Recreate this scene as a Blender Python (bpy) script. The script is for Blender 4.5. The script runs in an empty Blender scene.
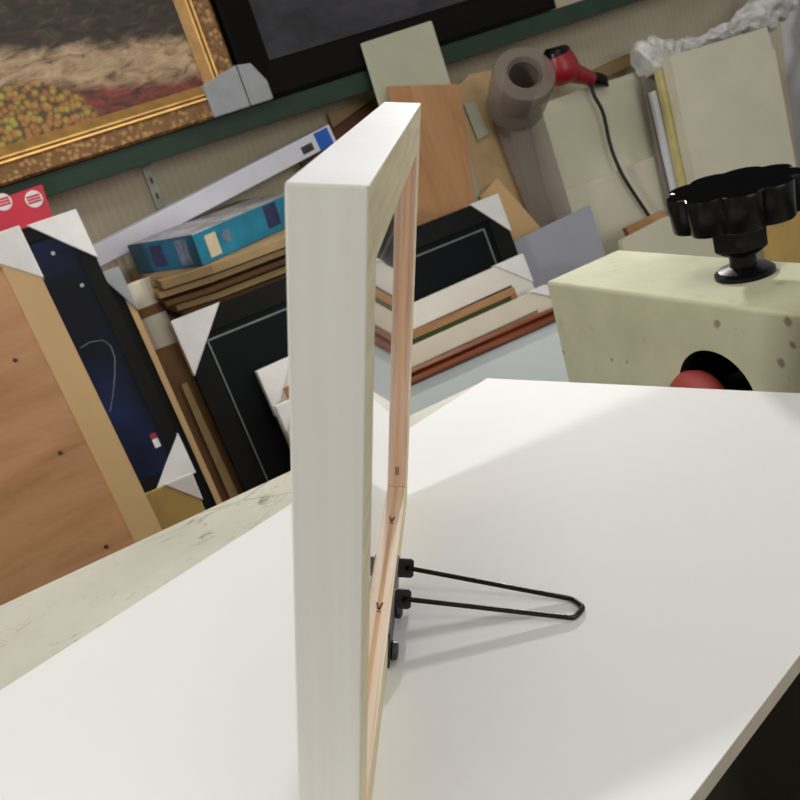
import bpy, bmesh, math, random
from mathutils import Vector, Matrix
random.seed(7)
C = bpy.context.scene.collection
SC = bpy.context.scene

# ------------------------------------------------------------------ camera
F = 870.0
H = 0.30                      # camera height above the top of the white board (z = 0)
ZF = -0.759                   # floor
TB = 0.009                    # white board thickness
ZT = -TB                      # table top
def cv(px, py): return Vector((px-400, py-400, F))/F          # x right, y down, z forward
def hor(x): return 40-0.30*(x-461)
Uc = cv(461, 40).cross(cv(1461, hor(1461))).normalized()
if Uc.y > 0: Uc = -Uc
Xc = cv(2600, hor(2600)).normalized()
Yc = Uc.cross(Xc).normalized()
Yc = Yc if Yc.z > 0 else -Yc
R = Matrix((Xc, Yc, Uc))      # camera vector -> world vector
EYE = Vector((0, 0, H))
def ray(px, py): return R @ cv(px, py)
def onz(px, py, z=0.0):
    d = ray(px, py); return EYE + d*((z-H)/d.z)
def ony(px, py, y):
    d = ray(px, py); return EYE + d*(y/d.y)
def onlean(px, py, y0, deg):
    """a plane leaning back: y = y0 at the floor, further away higher up"""
    t_ = math.tan(math.radians(deg)); d = ray(px, py)
    k = (y0 + (H-ZF)*t_)/(d.y - d.z*t_)
    return EYE + d*k
def onplane(px, py, p, n):
    d = ray(px, py); return EYE + d*((p-EYE).dot(n)/d.dot(n))
def proj(P):
    c = R.transposed() @ (P-EYE); return (400+F*c.x/c.z, 400+F*c.y/c.z)

cam_d = bpy.data.cameras.new('camera'); cam = bpy.data.objects.new('camera', cam_d); C.objects.link(cam)
cam_d.sensor_width = 36; cam_d.sensor_fit = 'HORIZONTAL'; cam_d.lens = F/800*36; cam_d.clip_start = 0.01
right = R @ Vector((1, 0, 0)); up = R @ Vector((0, -1, 0)); back = R @ Vector((0, 0, -1))
m = Matrix.Identity(4)
for i in range(3):
    m[i][0] = right[i]; m[i][1] = up[i]; m[i][2] = back[i]; m[i][3] = EYE[i]
cam.matrix_world = m
cam_d.dof.use_dof = True; cam_d.dof.focus_distance = 0.50; cam_d.dof.aperture_fstop = 28
SC.camera = cam

# ------------------------------------------------------------------ materials
def lin(c):
    return tuple(((v/255)/12.92 if v/255 <= 0.04045 else ((v/255+0.055)/1.055)**2.4) for v in c)
class NT:
    def __init__(s, name):
        s.m = bpy.data.materials.new(name); s.m.use_nodes = True; s.t = s.m.node_tree
        s.b = s.t.nodes['Principled BSDF']; s.tc = s.t.nodes.new('ShaderNodeTexCoord')
    def n(s, typ, ins=None, **kw):
        nd = s.t.nodes.new(typ)
        for k, v in kw.items(): setattr(nd, k, v)
        for k, v in (ins or {}).items(): s.put(nd.inputs[k], v)
        return nd
    def put(s, sock, v):
        if isinstance(v, bpy.types.NodeSocket): s.t.links.new(v, sock)
        else: sock.default_value = v
    def co(s, scale=(1, 1, 1), loc=(0, 0, 0), rot=(0, 0, 0)):
        mp = s.n('ShaderNodeMapping', {'Scale': scale, 'Location': loc, 'Rotation': rot})
        s.t.links.new(s.tc.outputs['Object'], mp.inputs['Vector']); return mp.outputs[0]
    def noise(s, scale, detail=4, vec=None, rough=0.55, dist=0.0):
        nd = s.n('ShaderNodeTexNoise', {'Scale': scale, 'Detail': detail, 'Roughness': rough, 'Distortion': dist})
        s.t.links.new(vec if vec else s.tc.outputs['Object'], nd.inputs['Vector']); return nd.outputs['Fac']
    def ramp(s, fac, stops, interp='LINEAR'):
        nd = s.n('ShaderNodeValToRGB'); s.put(nd.inputs[0], fac); cr = nd.color_ramp; cr.interpolation = interp
        while len(cr.elements) < len(stops): cr.elements.new(0.5)
        for e, (p, c) in zip(cr.elements, stops):
            e.position = p; e.color = (*(lin(c) if not isinstance(c, float) else (c, c, c)), 1)
        return nd.outputs[0]
    def mix(s, fac, a, b, mode='MIX'):
        nd = s.n('ShaderNodeMixRGB', blend_type=mode)
        s.put(nd.inputs[0], fac)
        for i, v in ((1, a), (2, b)):
            s.put(nd.inputs[i], v if isinstance(v, bpy.types.NodeSocket) else (*lin(v), 1))
        return nd.outputs[0]
    def math(s, op, a, b=0.0):
        nd = s.n('ShaderNodeMath', operation=op); s.put(nd.inputs[0], a); s.put(nd.inputs[1], b); return nd.outputs[0]
    def bump(s, h, dist=0.001, strength=1.0):
        nd = s.n('ShaderNodeBump', {'Strength': strength, 'Distance': dist, 'Height': h})
        s.t.links.new(nd.outputs[0], s.b.inputs['Normal'])
    def fin(s, col, rough=0.6, metal=0.0, spec=0.5):
        s.put(s.b.inputs['Base Color'], col if isinstance(col, bpy.types.NodeSocket) else (*lin(col), 1))
        s.put(s.b.inputs['Roughness'], rough); s.b.inputs['Metallic'].default_value = metal
        s.b.inputs['Specular IOR Level'].default_value = spec
        return s.m
def plain(name, col, rough=0.6, var=0.06, scale=12, metal=0.0, spec=0.5, bump=0.0):
    s = NT(name)
    a = tuple(max(0, v*(1-var)) for v in col); b = tuple(min(255, v*(1+var)) for v in col)
    nz = s.noise(scale, 5)
    c = s.ramp(nz, [(0.3, a), (0.7, b)])
    if bump: s.bump(nz, bump)
    return s.fin(c, rough, metal, spec)
def wood(name, cols, along=0, scale=1.0, rough=0.6, stretch=12):
    s = NT(name)
    sc = [stretch*scale*10]*3; sc[along] = scale*6
    v = s.co(tuple(sc))
    nz = s.noise(1.0, 6, v, 0.6, 0.6)
    k = len(cols)
    c = s.ramp(nz, [(0.3+0.4*i/(k-1), cols[i]) for i in range(k)])
    s.bump(nz, 0.0002)
    return s.fin(c, rough)

M = {}
M['board_white'] = plain('white_laminate', (236, 236, 236), 0.7, 0.008, 3, spec=0.2)
M['board_edge'] = plain('board_edge', (176, 167, 150), 0.7, 0.04, 40)
def table_mat():
    s = NT('worn_cream_paint')
    n1 = s.noise(9, 6); n2 = s.noise(60, 5, s.co((1, 3, 1)), 0.7, 1.2); n3 = s.noise(25, 6, None, 0.7, 0.5)
    c = s.ramp(n1, [(0.3, (196, 194, 178)), (0.7, (216, 212, 200))])
    f = s.ramp(n2, [(0.57, 0.0), (0.66, 1.0)])
    f2 = s.math('MULTIPLY', f, s.ramp(n3, [(0.48, 0.0), (0.60, 0.9)]))
    c = s.mix(f2, c, (140, 134, 108))
    f3 = s.ramp(s.noise(30, 5, s.co((.35, 1, 1), rot=(0, 0, .5)), 0.6, 1.5), [(0.62, 0.0), (0.66, 0.75)])
    f3 = s.math('MULTIPLY', f3, s.ramp(s.noise(11, 4), [(0.48, 0.0), (0.58, 1.0)]))
    c = s.mix(f3, c, (116, 112, 92))
    vo = s.n('ShaderNodeTexVoronoi', {'Scale': 9.0}, feature='DISTANCE_TO_EDGE'); s.t.links.new(s.co((1, 1.8, 1)), vo.inputs['Vector'])
    f4 = s.math('MULTIPLY', s.ramp(vo.outputs['Distance'], [(0.0, 1.0), (0.006, 0.8), (0.014, 0.0)]), s.ramp(s.noise(7, 4), [(0.5, 0.0), (0.6, 0.6)]))
    c = s.mix(f4, c, (140, 134, 112))
    return s.fin(c, 0.55)
M['table'] = table_mat()
M['table_dark'] = plain('dark_bench_side', (58, 54, 46), 0.7)
M['floor'] = plain('dark_floor', (62, 58, 48), 0.7, 0.15, 5)
def wall_mat():
    s = NT('ribbed_beige_wall')
    w = s.n('ShaderNodeTexWave', {'Scale': 16.0, 'Distortion': 0.4, 'Detail': 1.0}, wave_type='BANDS', bands_direction='X')
    s.t.links.new(s.tc.outputs['Object'], w.inputs['Vector'])
    c = s.mix(s.math('MULTIPLY', w.outputs['Fac'], 0.3), (216, 206, 180), (198, 186, 158))
    n = s.noise(6, 5)
    c = s.mix(s.ramp(n, [(0.4, 0.0), (0.75, 0.5)]), c, (188, 174, 144))
    s.bump(w.outputs['Fac'], 0.0008)
    return s.fin(c, 0.75)
M['wall'] = wall_mat()
M['wall_grey'] = plain('grey_blue_wall', (214, 216, 228), 0.7, 0.03, 5)
M['ceiling'] = plain('ceiling_paint', (205, 202, 192), 0.8, 0.02)
M['green'] = plain('dark_green_paint', (26, 52, 36), 0.6, 0.15, 8)
M['paint_white'] = plain('satin_white_paint', (236, 236, 238), 0.7, 0.012, 20, spec=0.15)
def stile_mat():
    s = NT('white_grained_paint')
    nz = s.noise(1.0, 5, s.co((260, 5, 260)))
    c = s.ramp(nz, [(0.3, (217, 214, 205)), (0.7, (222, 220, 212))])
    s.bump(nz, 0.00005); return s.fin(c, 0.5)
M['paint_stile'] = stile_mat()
def raw_mat():
    s = NT('raw_cream_wood')
    nz = s.noise(1.0, 6, s.co((14, 150, 150)), 0.6)
    c = s.ramp(nz, [(0.3, (196, 184, 146)), (0.7, (222, 212, 178))])
    k = s.n('ShaderNodeTexVoronoi', {'Scale': 26.0}); f = s.ramp(k.outputs['Distance'], [(0.0, 1.0), (0.12, 0.7), (0.2, 0.0)])
    s.t.links.new(s.co((1, 1, 1)), k.inputs['Vector'])
    c = s.mix(s.math('MULTIPLY', f, 0.45), c, (150, 128, 84))
    return s.fin(c, 0.7)
M['raw_back'] = raw_mat()
M['pine'] = wood('pink_pine_lit', [(224, 176, 136), (246, 222, 194), (252, 238, 222)], 0, 1.0, 0.6, 22)  # lighter than the upright pine: the bottom rail's light put into the colour
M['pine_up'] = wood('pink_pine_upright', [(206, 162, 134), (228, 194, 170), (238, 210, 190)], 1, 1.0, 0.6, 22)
M['groove'] = plain('pine_groove', (234, 190, 146), 0.7)
M['black_metal'] = plain('black_metal', (44, 41, 40), 0.4, 0.1, 60, 0.2)
M['wire'] = plain('gunmetal_wire', (54, 48, 44), 0.3, 0.1, 60, 0.9)
M['nail'] = plain('nail_steel', (84, 66, 44), 0.45, 0.1, 60, 0.8)
def sheet_mat():
    s = NT('glossy_clear_faced_sheet')
    c = s.ramp(s.noise(8, 3), [(0.3, (118, 112, 104)), (0.7, (134, 128, 118))])
    s.fin(c, 0.12, 0.0, 0.5); s.b.inputs['IOR'].default_value = 1.6
    s.b.inputs['Coat Weight'].default_value = 1.0; s.b.inputs['Coat Roughness'].default_value = 0.02; s.b.inputs['Coat IOR'].default_value = 1.6
    return s.m
M['sheet'] = sheet_mat()
M['plastic_black'] = plain('black_bakelite', (13, 13, 14), 0.26, 0.1, 20, spec=0.2)
M['plastic_matt'] = plain('matt_black_bakelite', (13, 13, 14), 0.7, 0.1, 20, spec=0.0)
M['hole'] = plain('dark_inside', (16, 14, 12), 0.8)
M['rubber_red'] = plain('red_rubber', (158, 66, 60), 0.6)
def machine_mat():
    s = NT('chipped_cream_enamel')
    c = s.ramp(s.noise(14, 5), [(0.3, (182, 180, 152)), (0.7, (198, 196, 168))])
    g = s.ramp(s.noise(38, 6, None, 0.7), [(0.60, 0.0), (0.74, 0.6)])
    c = s.mix(g, c, (150, 140, 98))
    # paint chips: a few worn spots at fixed places on the front
    for (x, z, r) in CHIPS:
        v = s.n('ShaderNodeVectorMath', operation='SUBTRACT'); s.t.links.new(s.tc.outputs['Object'], v.inputs[0]); v.inputs[1].default_value = (x, -0.002, z)
        v2 = s.n('ShaderNodeVectorMath', operation='LENGTH'); s.t.links.new(v.outputs[0], v2.inputs[0])
        d = s.math('ADD', v2.outputs['Value'], s.math('MULTIPLY', s.noise(150, 3), r*0.9))
        f = s.n('ShaderNodeMapRange', {'From Min': r*1.0, 'From Max': r*1.45, 'To Min': 0.65, 'To Max': 0.0}); s.t.links.new(d, f.inputs['Value'])
        c = s.mix(f.outputs[0], c, (92, 76, 58))
    return s.fin(c, 0.75, 0.0, 0.12)
M['card'] = plain('kraft_cardboard', (160, 134, 92), 0.85, 0.08, 14)
M['card_dark'] = plain('dark_kraft_cardboard', (118, 86, 52), 0.85, 0.1, 14)
M['card_tan'] = plain('tan_cardboard', (196, 166, 122), 0.85, 0.06, 10)
M['card_orange'] = wood('orange_brown_board', [(166, 118, 76), (184, 136, 92), (196, 150, 106)], 1, 0.5, 0.7, 3)
M['foam'] = plain('pale_foam_board', (212, 208, 182), 0.7, 0.03, 5)
M['foam2'] = plain('cream_foam_board', (216, 210, 188), 0.7, 0.03, 5)
M['foam_green'] = plain('grey_green_foam_board', (182, 182, 158), 0.7, 0.03, 5)
M['foam_edge'] = plain('yellow_foam_edge', (206, 194, 132), 0.8, 0.05, 20)
M['grey_board'] = plain('grey_board', (164, 166, 176), 0.6, 0.04, 4)
M['corner'] = plain('white_card_corner', (232, 230, 226), 0.6, 0.03, 18)
M['corner_grey'] = plain('grey_card_corner', (160, 162, 166), 0.5, 0.05, 25)
M['black_frame'] = plain('black_frame', (22, 22, 22), 0.6, 0.1, 10, spec=0.12)
M['black_mat'] = plain('black_mat_board', (12, 16, 18), 0.5, 0.12, 6, spec=0.1)
M['silver'] = plain('silver_line', (112, 118, 116), 0.4, 0.1, 30, 0.3)
M['white_frame'] = plain('white_frame', (222, 218, 206), 0.5, 0.02)
M['beige_frame'] = plain('beige_frame', (216, 206, 186), 0.5, 0.02)
M['brown_frame'] = wood('brown_wood_frame', [(128, 88, 52), (160, 116, 72), (172, 130, 86)], 0, 0.6)
M['green_frame'] = plain('green_felt_edge', (74, 92, 44), 0.7)
M['mahogany'] = wood('red_brown_wood', [(70, 30, 14), (120, 58, 28), (150, 82, 44)], 0, 0.5, 0.35)
M['pale_print'] = plain('pale_grey_blue_sheet', (218, 226, 226), 0.35, 0.02, 3)
M['mdf'] = plain('light_wood_moulding', (206, 170, 118), 0.55, 0.03, 6)
M['plywood'] = wood('brown_plywood', [(148, 100, 62), (180, 130, 86), (196, 146, 102), (172, 120, 78)], 0, 0.35, 0.5, 3.4)
M['teal_side'] = plain('teal_print', (26, 116, 142), 0.35, 0.12, 16)
M['teal_end'] = plain('deep_teal_print', (20, 90, 120), 0.35, 0.12, 16)
M['label_beige'] = plain('beige_label', (206, 190, 160), 0.5)
M['label_navy'] = plain('navy_label', (40, 44, 82), 0.4, 0.2, 60)
M['label_blue'] = plain('blue_label', (20, 92, 190), 0.4)
M['label_black'] = plain('black_label', (48, 48, 50), 0.5, 0.3, 60)
M['label_grey'] = plain('grey_label', (100, 116, 134), 0.5, 0.2, 60)
M['white_card'] = plain('white_box_card', (222, 222, 232), 0.35, 0.02)
M['wrap'] = plain('grey_plastic_wrap', (150, 148, 146), 0.25, 0.3, 14, bump=0.01)
M['red_card'] = plain('red_print', (204, 34, 62), 0.5, 0.05)
M['gold'] = plain('gold_leaf', (216, 172, 104), 0.3, 0.1, 30, 0.6)
def gold_orn():
    s = NT('ornate_gold')
    v = s.n('ShaderNodeTexVoronoi', {'Scale': 70.0}); s.t.links.new(s.tc.outputs['Object'], v.inputs['Vector'])
    n = s.noise(70, 4)
    h = s.math('ADD', v.outputs['Distance'], n)
    c = s.ramp(h, [(0.4, (196, 160, 108)), (0.8, (164, 124, 74)), (1.1, (124, 88, 48))])
    s.bump(h, 0.0025); return s.fin(c, 0.45, 0.3)
M['gold_orn'] = gold_orn()
M['gold_dull'] = plain('dull_gold', (172, 132, 74), 0.5, 0.1, 30, 0.25)
M['black_brown'] = plain('black_brown_frame', (13, 11, 9), 0.6, 0.1, 10, spec=0.1)
M['hair_red'] = plain('red_plastic', (150, 22, 34), 0.35)
M['cord'] = plain('black_cord', (26, 26, 30), 0.5)
M['bracket'] = plain('galvanised_strip', (150, 150, 142), 0.4, 0.1, 40, 0.5)
M['bag'] = plain('white_plastic_film', (206, 204, 200), 0.3, 0.12, 20, bump=0.01)
M['edge_dark'] = plain('grey_brown_edge', (132, 122, 112), 0.7)
M['dark_brown'] = plain('dark_brown_wood', (98, 62, 36), 0.6, 0.12, 12)
M['yellow_card'] = plain('yellow_brown_card', (192, 160, 92), 0.8, 0.05)
def film_mat():
    s = NT('smoky_plastic_film'); s.fin((150, 138, 128), 0.5, 0.0, 0.2)
    s.b.inputs['Alpha'].default_value = 0.5
    return s.m
M['film'] = film_mat()
def film2_mat():
    s = NT('smoky_plastic_film_inside'); s.fin((122, 108, 100), 0.4)
    s.b.inputs['Alpha'].default_value = 0.8
    return s.m
M['film_in'] = film2_mat()

def painting_mat():
    """object coords: x to the left is negative from the inner right edge, y up from the inner bottom edge (metres)"""
    s = NT('garden_path_painting')
    sep = s.n('ShaderNodeSeparateXYZ'); s.t.links.new(s.tc.outputs['Object'], sep.inputs[0]); X, Y = sep.outputs[0], sep.outputs[1]
    n1 = s.noise(9, 6, None, 0.65, 0.8); n2 = s.noise(17, 6, s.co((1, 2.6, 1), rot=(0, 0, .12)), 0.6, 1.0)
    path = s.ramp(n2, [(0.34, (112, 88, 62)), (0.47, (176, 148, 112)), (0.66, (204, 178, 140))])
    # upper dark foliage
    dark = s.ramp(n2, [(0.38, (22, 24, 16)), (0.55, (62, 40, 26)), (0.72, (74, 92, 50))])
    yy = s.math('ADD', Y, s.math('MULTIPLY', s.math('SUBTRACT', n1, 0.5), 0.07))
    f = s.n('ShaderNodeMapRange', {'From Min': 0.10, 'From Max': 0.125}); s.t.links.new(s.math('ADD', yy, s.math('MULTIPLY', X, 0.176)), f.inputs['Value'])
    c = s.mix(f.outputs[0], path, dark)
    # red brown tongue low in the middle
    red = s.ramp(n2, [(0.35, (58, 22, 16)), (0.55, (118, 54, 36)), (0.68, (166, 62, 58))])
    f = s.n('ShaderNodeMapRange', {'From Min': 0.038, 'From Max': 0.008}); 
    yb = s.math('ADD', yy, s.math('MULTIPLY', X, 0.2)); s.t.links.new(yb, f.inputs['Value'])
    c = s.mix(f.outputs[0], c, red)
    # flower bush
    vo = s.n('ShaderNodeTexVoronoi', {'Scale': 74.0, 'Randomness': 1.0}); s.t.links.new(s.tc.outputs['Object'], vo.inputs['Vector'])
    sepc = s.n('ShaderNodeSeparateXYZ'); s.t.links.new(vo.outputs['Color'], sepc.inputs[0])
    pos = s.math('ADD', s.math('MULTIPLY', sepc.outputs[0], 0.6), s.math('MULTIPLY', X, 1.0))
    flow = s.ramp(s.math('ADD', pos, 0.45), [(0.0, (178, 168, 66)), (0.3, (186, 142, 62)), (0.55, (178, 108, 60)), (0.8, (166, 130, 72)), (1.0, (176, 84, 64))])
    flow = s.mix(s.ramp(vo.outputs['Distance'], [(0.34, 0.0), (0.75, 0.9)]), flow, (66, 58, 30))
    dx = s.math('ADD', X, 0.42); dy = s.math('SUBTRACT', Y, -0.05)
    r2 = s.math('ADD', s.math('POWER', s.math('DIVIDE', dx, 0.17), 2.0), s.math('POWER', s.math('DIVIDE', dy, 0.165), 2.0))
    r2 = s.math('ADD', r2, s.math('MULTIPLY', s.math('SUBTRACT', n2, 0.5), 0.7))
    f = s.n('ShaderNodeMapRange', {'From Min': 1.08, 'From Max': 0.96}); s.t.links.new(r2, f.inputs['Value'])
    c = s.mix(f.outputs[0], c, flow)
    return s.fin(c, 0.5)
def dark_painting_mat():
    s = NT('dark_abstract_painting')
    n = s.noise(5, 6, s.co((1, 2, 1)), 0.6, 0.5)
    c = s.ramp(n, [(0.35, (22, 24, 28)), (0.55, (50, 50, 58)), (0.72, (92, 58, 64))])
    return s.fin(c, 0.6)
def poster_mat():
    s = NT('navy_poster_print')
    n = s.noise(4, 4); n2 = s.noise(60, 2)
    c = s.ramp(n, [(0.38, (18, 20, 30)), (0.55, (24, 32, 60)), (0.7, (28, 44, 86))])
    return s.fin(c, 0.5, 0.0, 0.12)

# ------------------------------------------------------------------ object helpers
def tag(o, label=None, cat=None, group=None, kind=None):
    if label: o['label'] = label
    if cat: o['category'] = cat
    if group: o['group'] = group
    if kind: o['kind'] = kind
    return o
def mk(name, bm, mats, parent=None, mw=None, smooth=False, bevel=0.0, seg=2):
    me = bpy.data.meshes.new(name)
    bmesh.ops.recalc_face_normals(bm, faces=bm.faces)
    bm.to_mesh(me); bm.free()
    if not isinstance(mats, (list, tuple)): mats = [mats]
    for x in mats: me.materials.append(x)
    if smooth:
        for p in me.polygons: p.use_smooth = True
        me.set_sharp_from_angle(angle=0.7)
    o = bpy.data.objects.new(name, me); C.objects.link(o)
    if parent: o.parent = parent
    elif mw is not None: o.matrix_world = mw
    if bevel:
        b = o.modifiers.new('bevel', 'BEVEL'); b.width = bevel; b.segments = seg; b.limit_method = 'ANGLE'; b.angle_limit = 0.6
    return o
def empty(name, mw):
    o = bpy.data.objects.new(name, None); o.empty_display_size = 0.05; C.objects.link(o)
    o.matrix_world = mw if isinstance(mw, Matrix) else Matrix.Translation(mw); return o
def bx(bm, lo, hi, mi=0):
    vs = [bm.verts.new((x, y, z)) for x in (lo[0], hi[0]) for y in (lo[1], hi[1]) for z in (lo[2], hi[2])]
    fs = []
    for q in ((0, 1, 3, 2), (4, 6, 7, 5), (0, 4, 5, 1), (2, 3, 7, 6), (0, 2, 6, 4), (1, 5, 7, 3)):
        f = bm.faces.new([vs[i] for i in q]); f.material_index = mi; fs.append(f)
    return fs
def box(lo, hi):
    bm = bmesh.new(); bx(bm, lo, hi); return bm
def prism(bm, pts, z0, z1, mi=0):
    a = [bm.verts.new((p[0], p[1], z0)) for p in pts]; b = [bm.verts.new((p[0], p[1], z1)) for p in pts]
    n = len(pts); fs = [bm.faces.new(a), bm.faces.new(b)]
    for i in range(n): fs.append(bm.faces.new((a[i], a[(i+1) % n], b[(i+1) % n], b[i])))
    for f in fs: f.material_index = mi
    return fs
def lathe(bm, prof, seg=32, star=None, axis=Matrix.Identity(4)):
    rings = []
    for (r, z) in prof:
        rg = []
        for k in range(seg):
            a = 2*math.pi*k/seg; rr = r*(star(a) if star else 1)
            rg.append(bm.verts.new(axis @ Vector((rr*math.cos(a), rr*math.sin(a), z))))
        rings.append(rg)
    for i in range(len(rings)-1):
        for k in range(seg):
            bm.faces.new((rings[i][k], rings[i][(k+1) % seg], rings[i+1][(k+1) % seg], rings[i+1][k]))
    bm.faces.new(rings[0]); bm.faces.new(rings[-1])
def tube(bm, pts, r, seg=10):
    rings = []; prev = None
    for i, p in enumerate(pts):
        t = (pts[min(i+1, len(pts)-1)]-pts[max(i-1, 0)]).normalized()
        if prev is None:
            prev = t.orthogonal().normalized()
        x = (prev - t*prev.dot(t)).normalized(); prev = x; y = t.cross(x)
        rr = r[i] if isinstance(r, (list, tuple)) else r
        rings.append([bm.verts.new(p + (x*math.cos(2*math.pi*k/seg)+y*math.sin(2*math.pi*k/seg))*rr) for k in range(seg)])
    for i in range(len(rings)-1):
        for k in range(seg): bm.faces.new((rings[i][k], rings[i][(k+1) % seg], rings[i+1][(k+1) % seg], rings[i+1][k]))
    bm.faces.new(rings[0]); bm.faces.new(rings[-1])
def axes(o, u, v, n):
    m = Matrix.Identity(4)
    for i in range(3): m[i][0] = u[i]; m[i][1] = v[i]; m[i][2] = n[i]; m[i][3] = o[i]
    return m

# ------------------------------------------------------------------ the room
YW = 2.35                                      # wall behind the stored frames
XR = ony(781, 20, YW).x                        # the grey side wall on the right
ZC = 2.5
def struct(name, bm, mat, **k): return tag(mk(name, bm, mat, **k), kind='structure')
struct('floor', box((-4.6, -2.2, ZF-0.1), (XR+.1, YW+.1, ZF)), M['floor'])
struct('wall_back', box((-4.6, YW, ZF), (XR+.1, YW+.1, ZC)), M['wall'])
struct('wall_right', box((XR, -2.2, ZF), (XR+.1, YW, ZC)), M['wall_grey'])
struct('wall_left', box((-4.7, -2.2, ZF), (-4.6, YW+.1, ZC)), M['ceiling'])
struct('wall_front', box((-4.7, -2.3, ZF), (XR+.1, -2.2, ZC)), M['ceiling'])
struct('ceiling', box((-4.7, -2.3, ZC), (XR+.1, YW+.1, ZC+.1)), M['ceiling'])

# ------------------------------------------------------------------ work table, white board
tY = onz(200, 512, ZT).y; C1_X = onz(487, 378).x+.004
tb = empty('work_table', Vector((0.2, 0.5, ZF)))
tag(tb, 'cream painted work table with worn stained edge under the large white board', 'table')
def wpart(name, lo, hi, mat, parent, bev=0.0, **k):
    b = parent.matrix_world.translation
    return mk(name, box(Vector(lo)-b, Vector(hi)-b), mat, parent, bevel=bev, **k)
TX0, TX1, TY0 = -0.95, C1_X, 0.42
wpart('tabletop', (TX0, TY0, ZT-0.035), (TX1, tY, ZT), M['table'], tb, 0.002)
wpart('apron', (TX0+.04, TY0+.03, ZT-0.13), (TX1-.04, tY-.03, ZT-.035), M['table_dark'], tb)
for x in (TX0+.05, TX1-.11):
    for y in (TY0+.035, tY-.085): wpart('leg', (x, y, ZF), (x+.05, y+.05, ZT-.13), M['table_dark'], tb)

C1 = onz(487, 378); E1 = onz(0, 690); C2 = onz(800, 393)
G0 = onz(800, 655); G1 = onz(690, 800)
dl = (E1-C1).normalized(); dr = (C2-C1).normalized(); dg = (G1-G0).normalized()
# far right corner: where the right edge meets the near edge line
def isect(p, d, q, e):
    k = ((q.x-p.x)*e.y-(q.y-p.y)*e.x)/(d.x*e.y-d.y*e.x); return p+d*k
CR = isect(C1, dr, G0, dg)
poly = [C1, C1+dl*0.80, CR+dg*0.86, CR]
print('BOARD', [tuple(round(v, 3) for v in p) for p in poly])
bm = bmesh.new(); fs = prism(bm, [(p.x, p.y) for p in poly], -TB, 0.0)
for f in fs[2:]: f.material_index = 1
tag(mk('white_board', bm, [M['board_white'], M['board_edge']], bevel=0.0006), 'large smooth white board lying flat on the work table under the wooden frame', 'board')

# ------------------------------------------------------------------ the standing wooden frame
A = ray(461, 40); A.z = 0; A.normalize()
D = ray(334, 2530).normalized(); FU = -(D - A*D.dot(A)); FU.normalize()
N = A.cross(FU)
P0 = onz(406.9, 502)
hF = 0.2; best = 9e9
for i in range(600):
    h = 0.24+i*0.0001; e = abs(proj(P0+FU*h)[1]-103)
    if e < best: best = e; hF = h
L = 0.3; best = 9e9
for i in range(1500):
    l = 0.25+i*0.0001; e = abs(proj(P0+FU*hF-A*l)[1]-185.5)
    if e < best: best = e; L = l
T = 0.0232
print('FRAME h', hF, 'L', L, 'near top right', proj(P0+FU*hF-A*L), 'near top left', [proj(P0+FU*hF-A*L-N*t)[0] for t in (.022, .0235, .025)], 'far left', proj(P0+FU*hF-N*T), 'far right', proj(P0+FU*hF))
O = P0 - A*L
fr = empty('standing_picture_frame', axes(O, A, FU, N))
tag(fr, 'white painted deep wooden picture frame standing upright on the white board, seen edge-on', 'picture frame')
w = 0.027
def rail(name, pts, inner_mat, outer):
    bm = bmesh.new(); fs = prism(bm, pts, -T, 0)
    # slot 0 painted outside, 1 raw wood back, 2 inner pine
    for f in fs: f.material_index = 0
    fs[1].material_index = 1
    fs[2+2].material_index = 2          # the edge between pts[2] and pts[3] is the inner one
    fs[2+1].material_index = 1; fs[2+3].material_index = 1
    return mk(name, bm, [outer, M['raw_back'], inner_mat], fr, bevel=0.0007)
rail('top_rail', [(L, hF), (0, hF), (w, hF-w), (L-w, hF-w)], M['pine'], M['paint_white'])
rail('bottom_rail', [(0, 0), (L, 0), (L-w, w), (w, w)], M['pine'], M['paint_white'])
rail('stile', [(0, hF), (0, 0), (w, w), (w, hF-w)], M['pine_up'], M['paint_stile'])
rail('stile', [(L, 0), (L, hF), (L-w, hF-w), (L-w, w)], M['pine_up'], M['paint_stile'])
tag(mk('panel', box((w+.0002, w+.0002, -.0096), (L-w-.0002, hF-w-.0002, -.0066)), M['sheet'], fr), 'clear glossy sheet that mirrors its surroundings')
for nm_, lo_, hi_ in (('glazing_strip', (w+.003, w+.0001, -.0066), (L-w-.003, w+.0007, -.0052)), ('glazing_strip', (w+.003, hF-w-.0011, -.0066), (L-w-.003, hF-w-.0001, -.0052)),
                      ('glazing_strip', (L-w-.0011, w+.0001, -.0066), (L-w-.0001, hF-w-.0001, -.0054)), ('glazing_strip', (w+.0001, w+.0001, -.0066), (w+.0011, hF-w-.0001, -.0054))):
    mk(nm_, box(lo_, hi_), M['groove'], fr)
# small steel v nails on the bottom rail and a pair of staples in the far stile
def solve_a(py, b, c):
    best, ba = 9e9, 0
    for i in range(3400):
        a = i*0.0001; e = abs(proj(O+A*a+FU*b+N*c)[1]-py)
        if e < best: best, ba = e, a
    return ba
for py in (521, 608):
    a = solve_a(py, w, -.006)
    bm = bmesh.new()
    tube(bm, [Vector((a-.0025, w+.0011, -.0064)), Vector((a+.0035, w+.0009, -.0050))], 0.0005, 6)
    tube(bm, [Vector((a-.0045, w+.0010, -.0064)), Vector((a-.0045, w+.0009, -.0054))], 0.0003, 6)
    mk('v_nail', bm, M['nail'], fr)
bm = bmesh.new()
bs = w+.010
tube(bm, [Vector((L-w-.0010, bs, -.0058)), Vector((L-w-.0010, bs+.0065, -.0058))], .0004, 6)
mk('staple', bm, M['nail'], fr)
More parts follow.
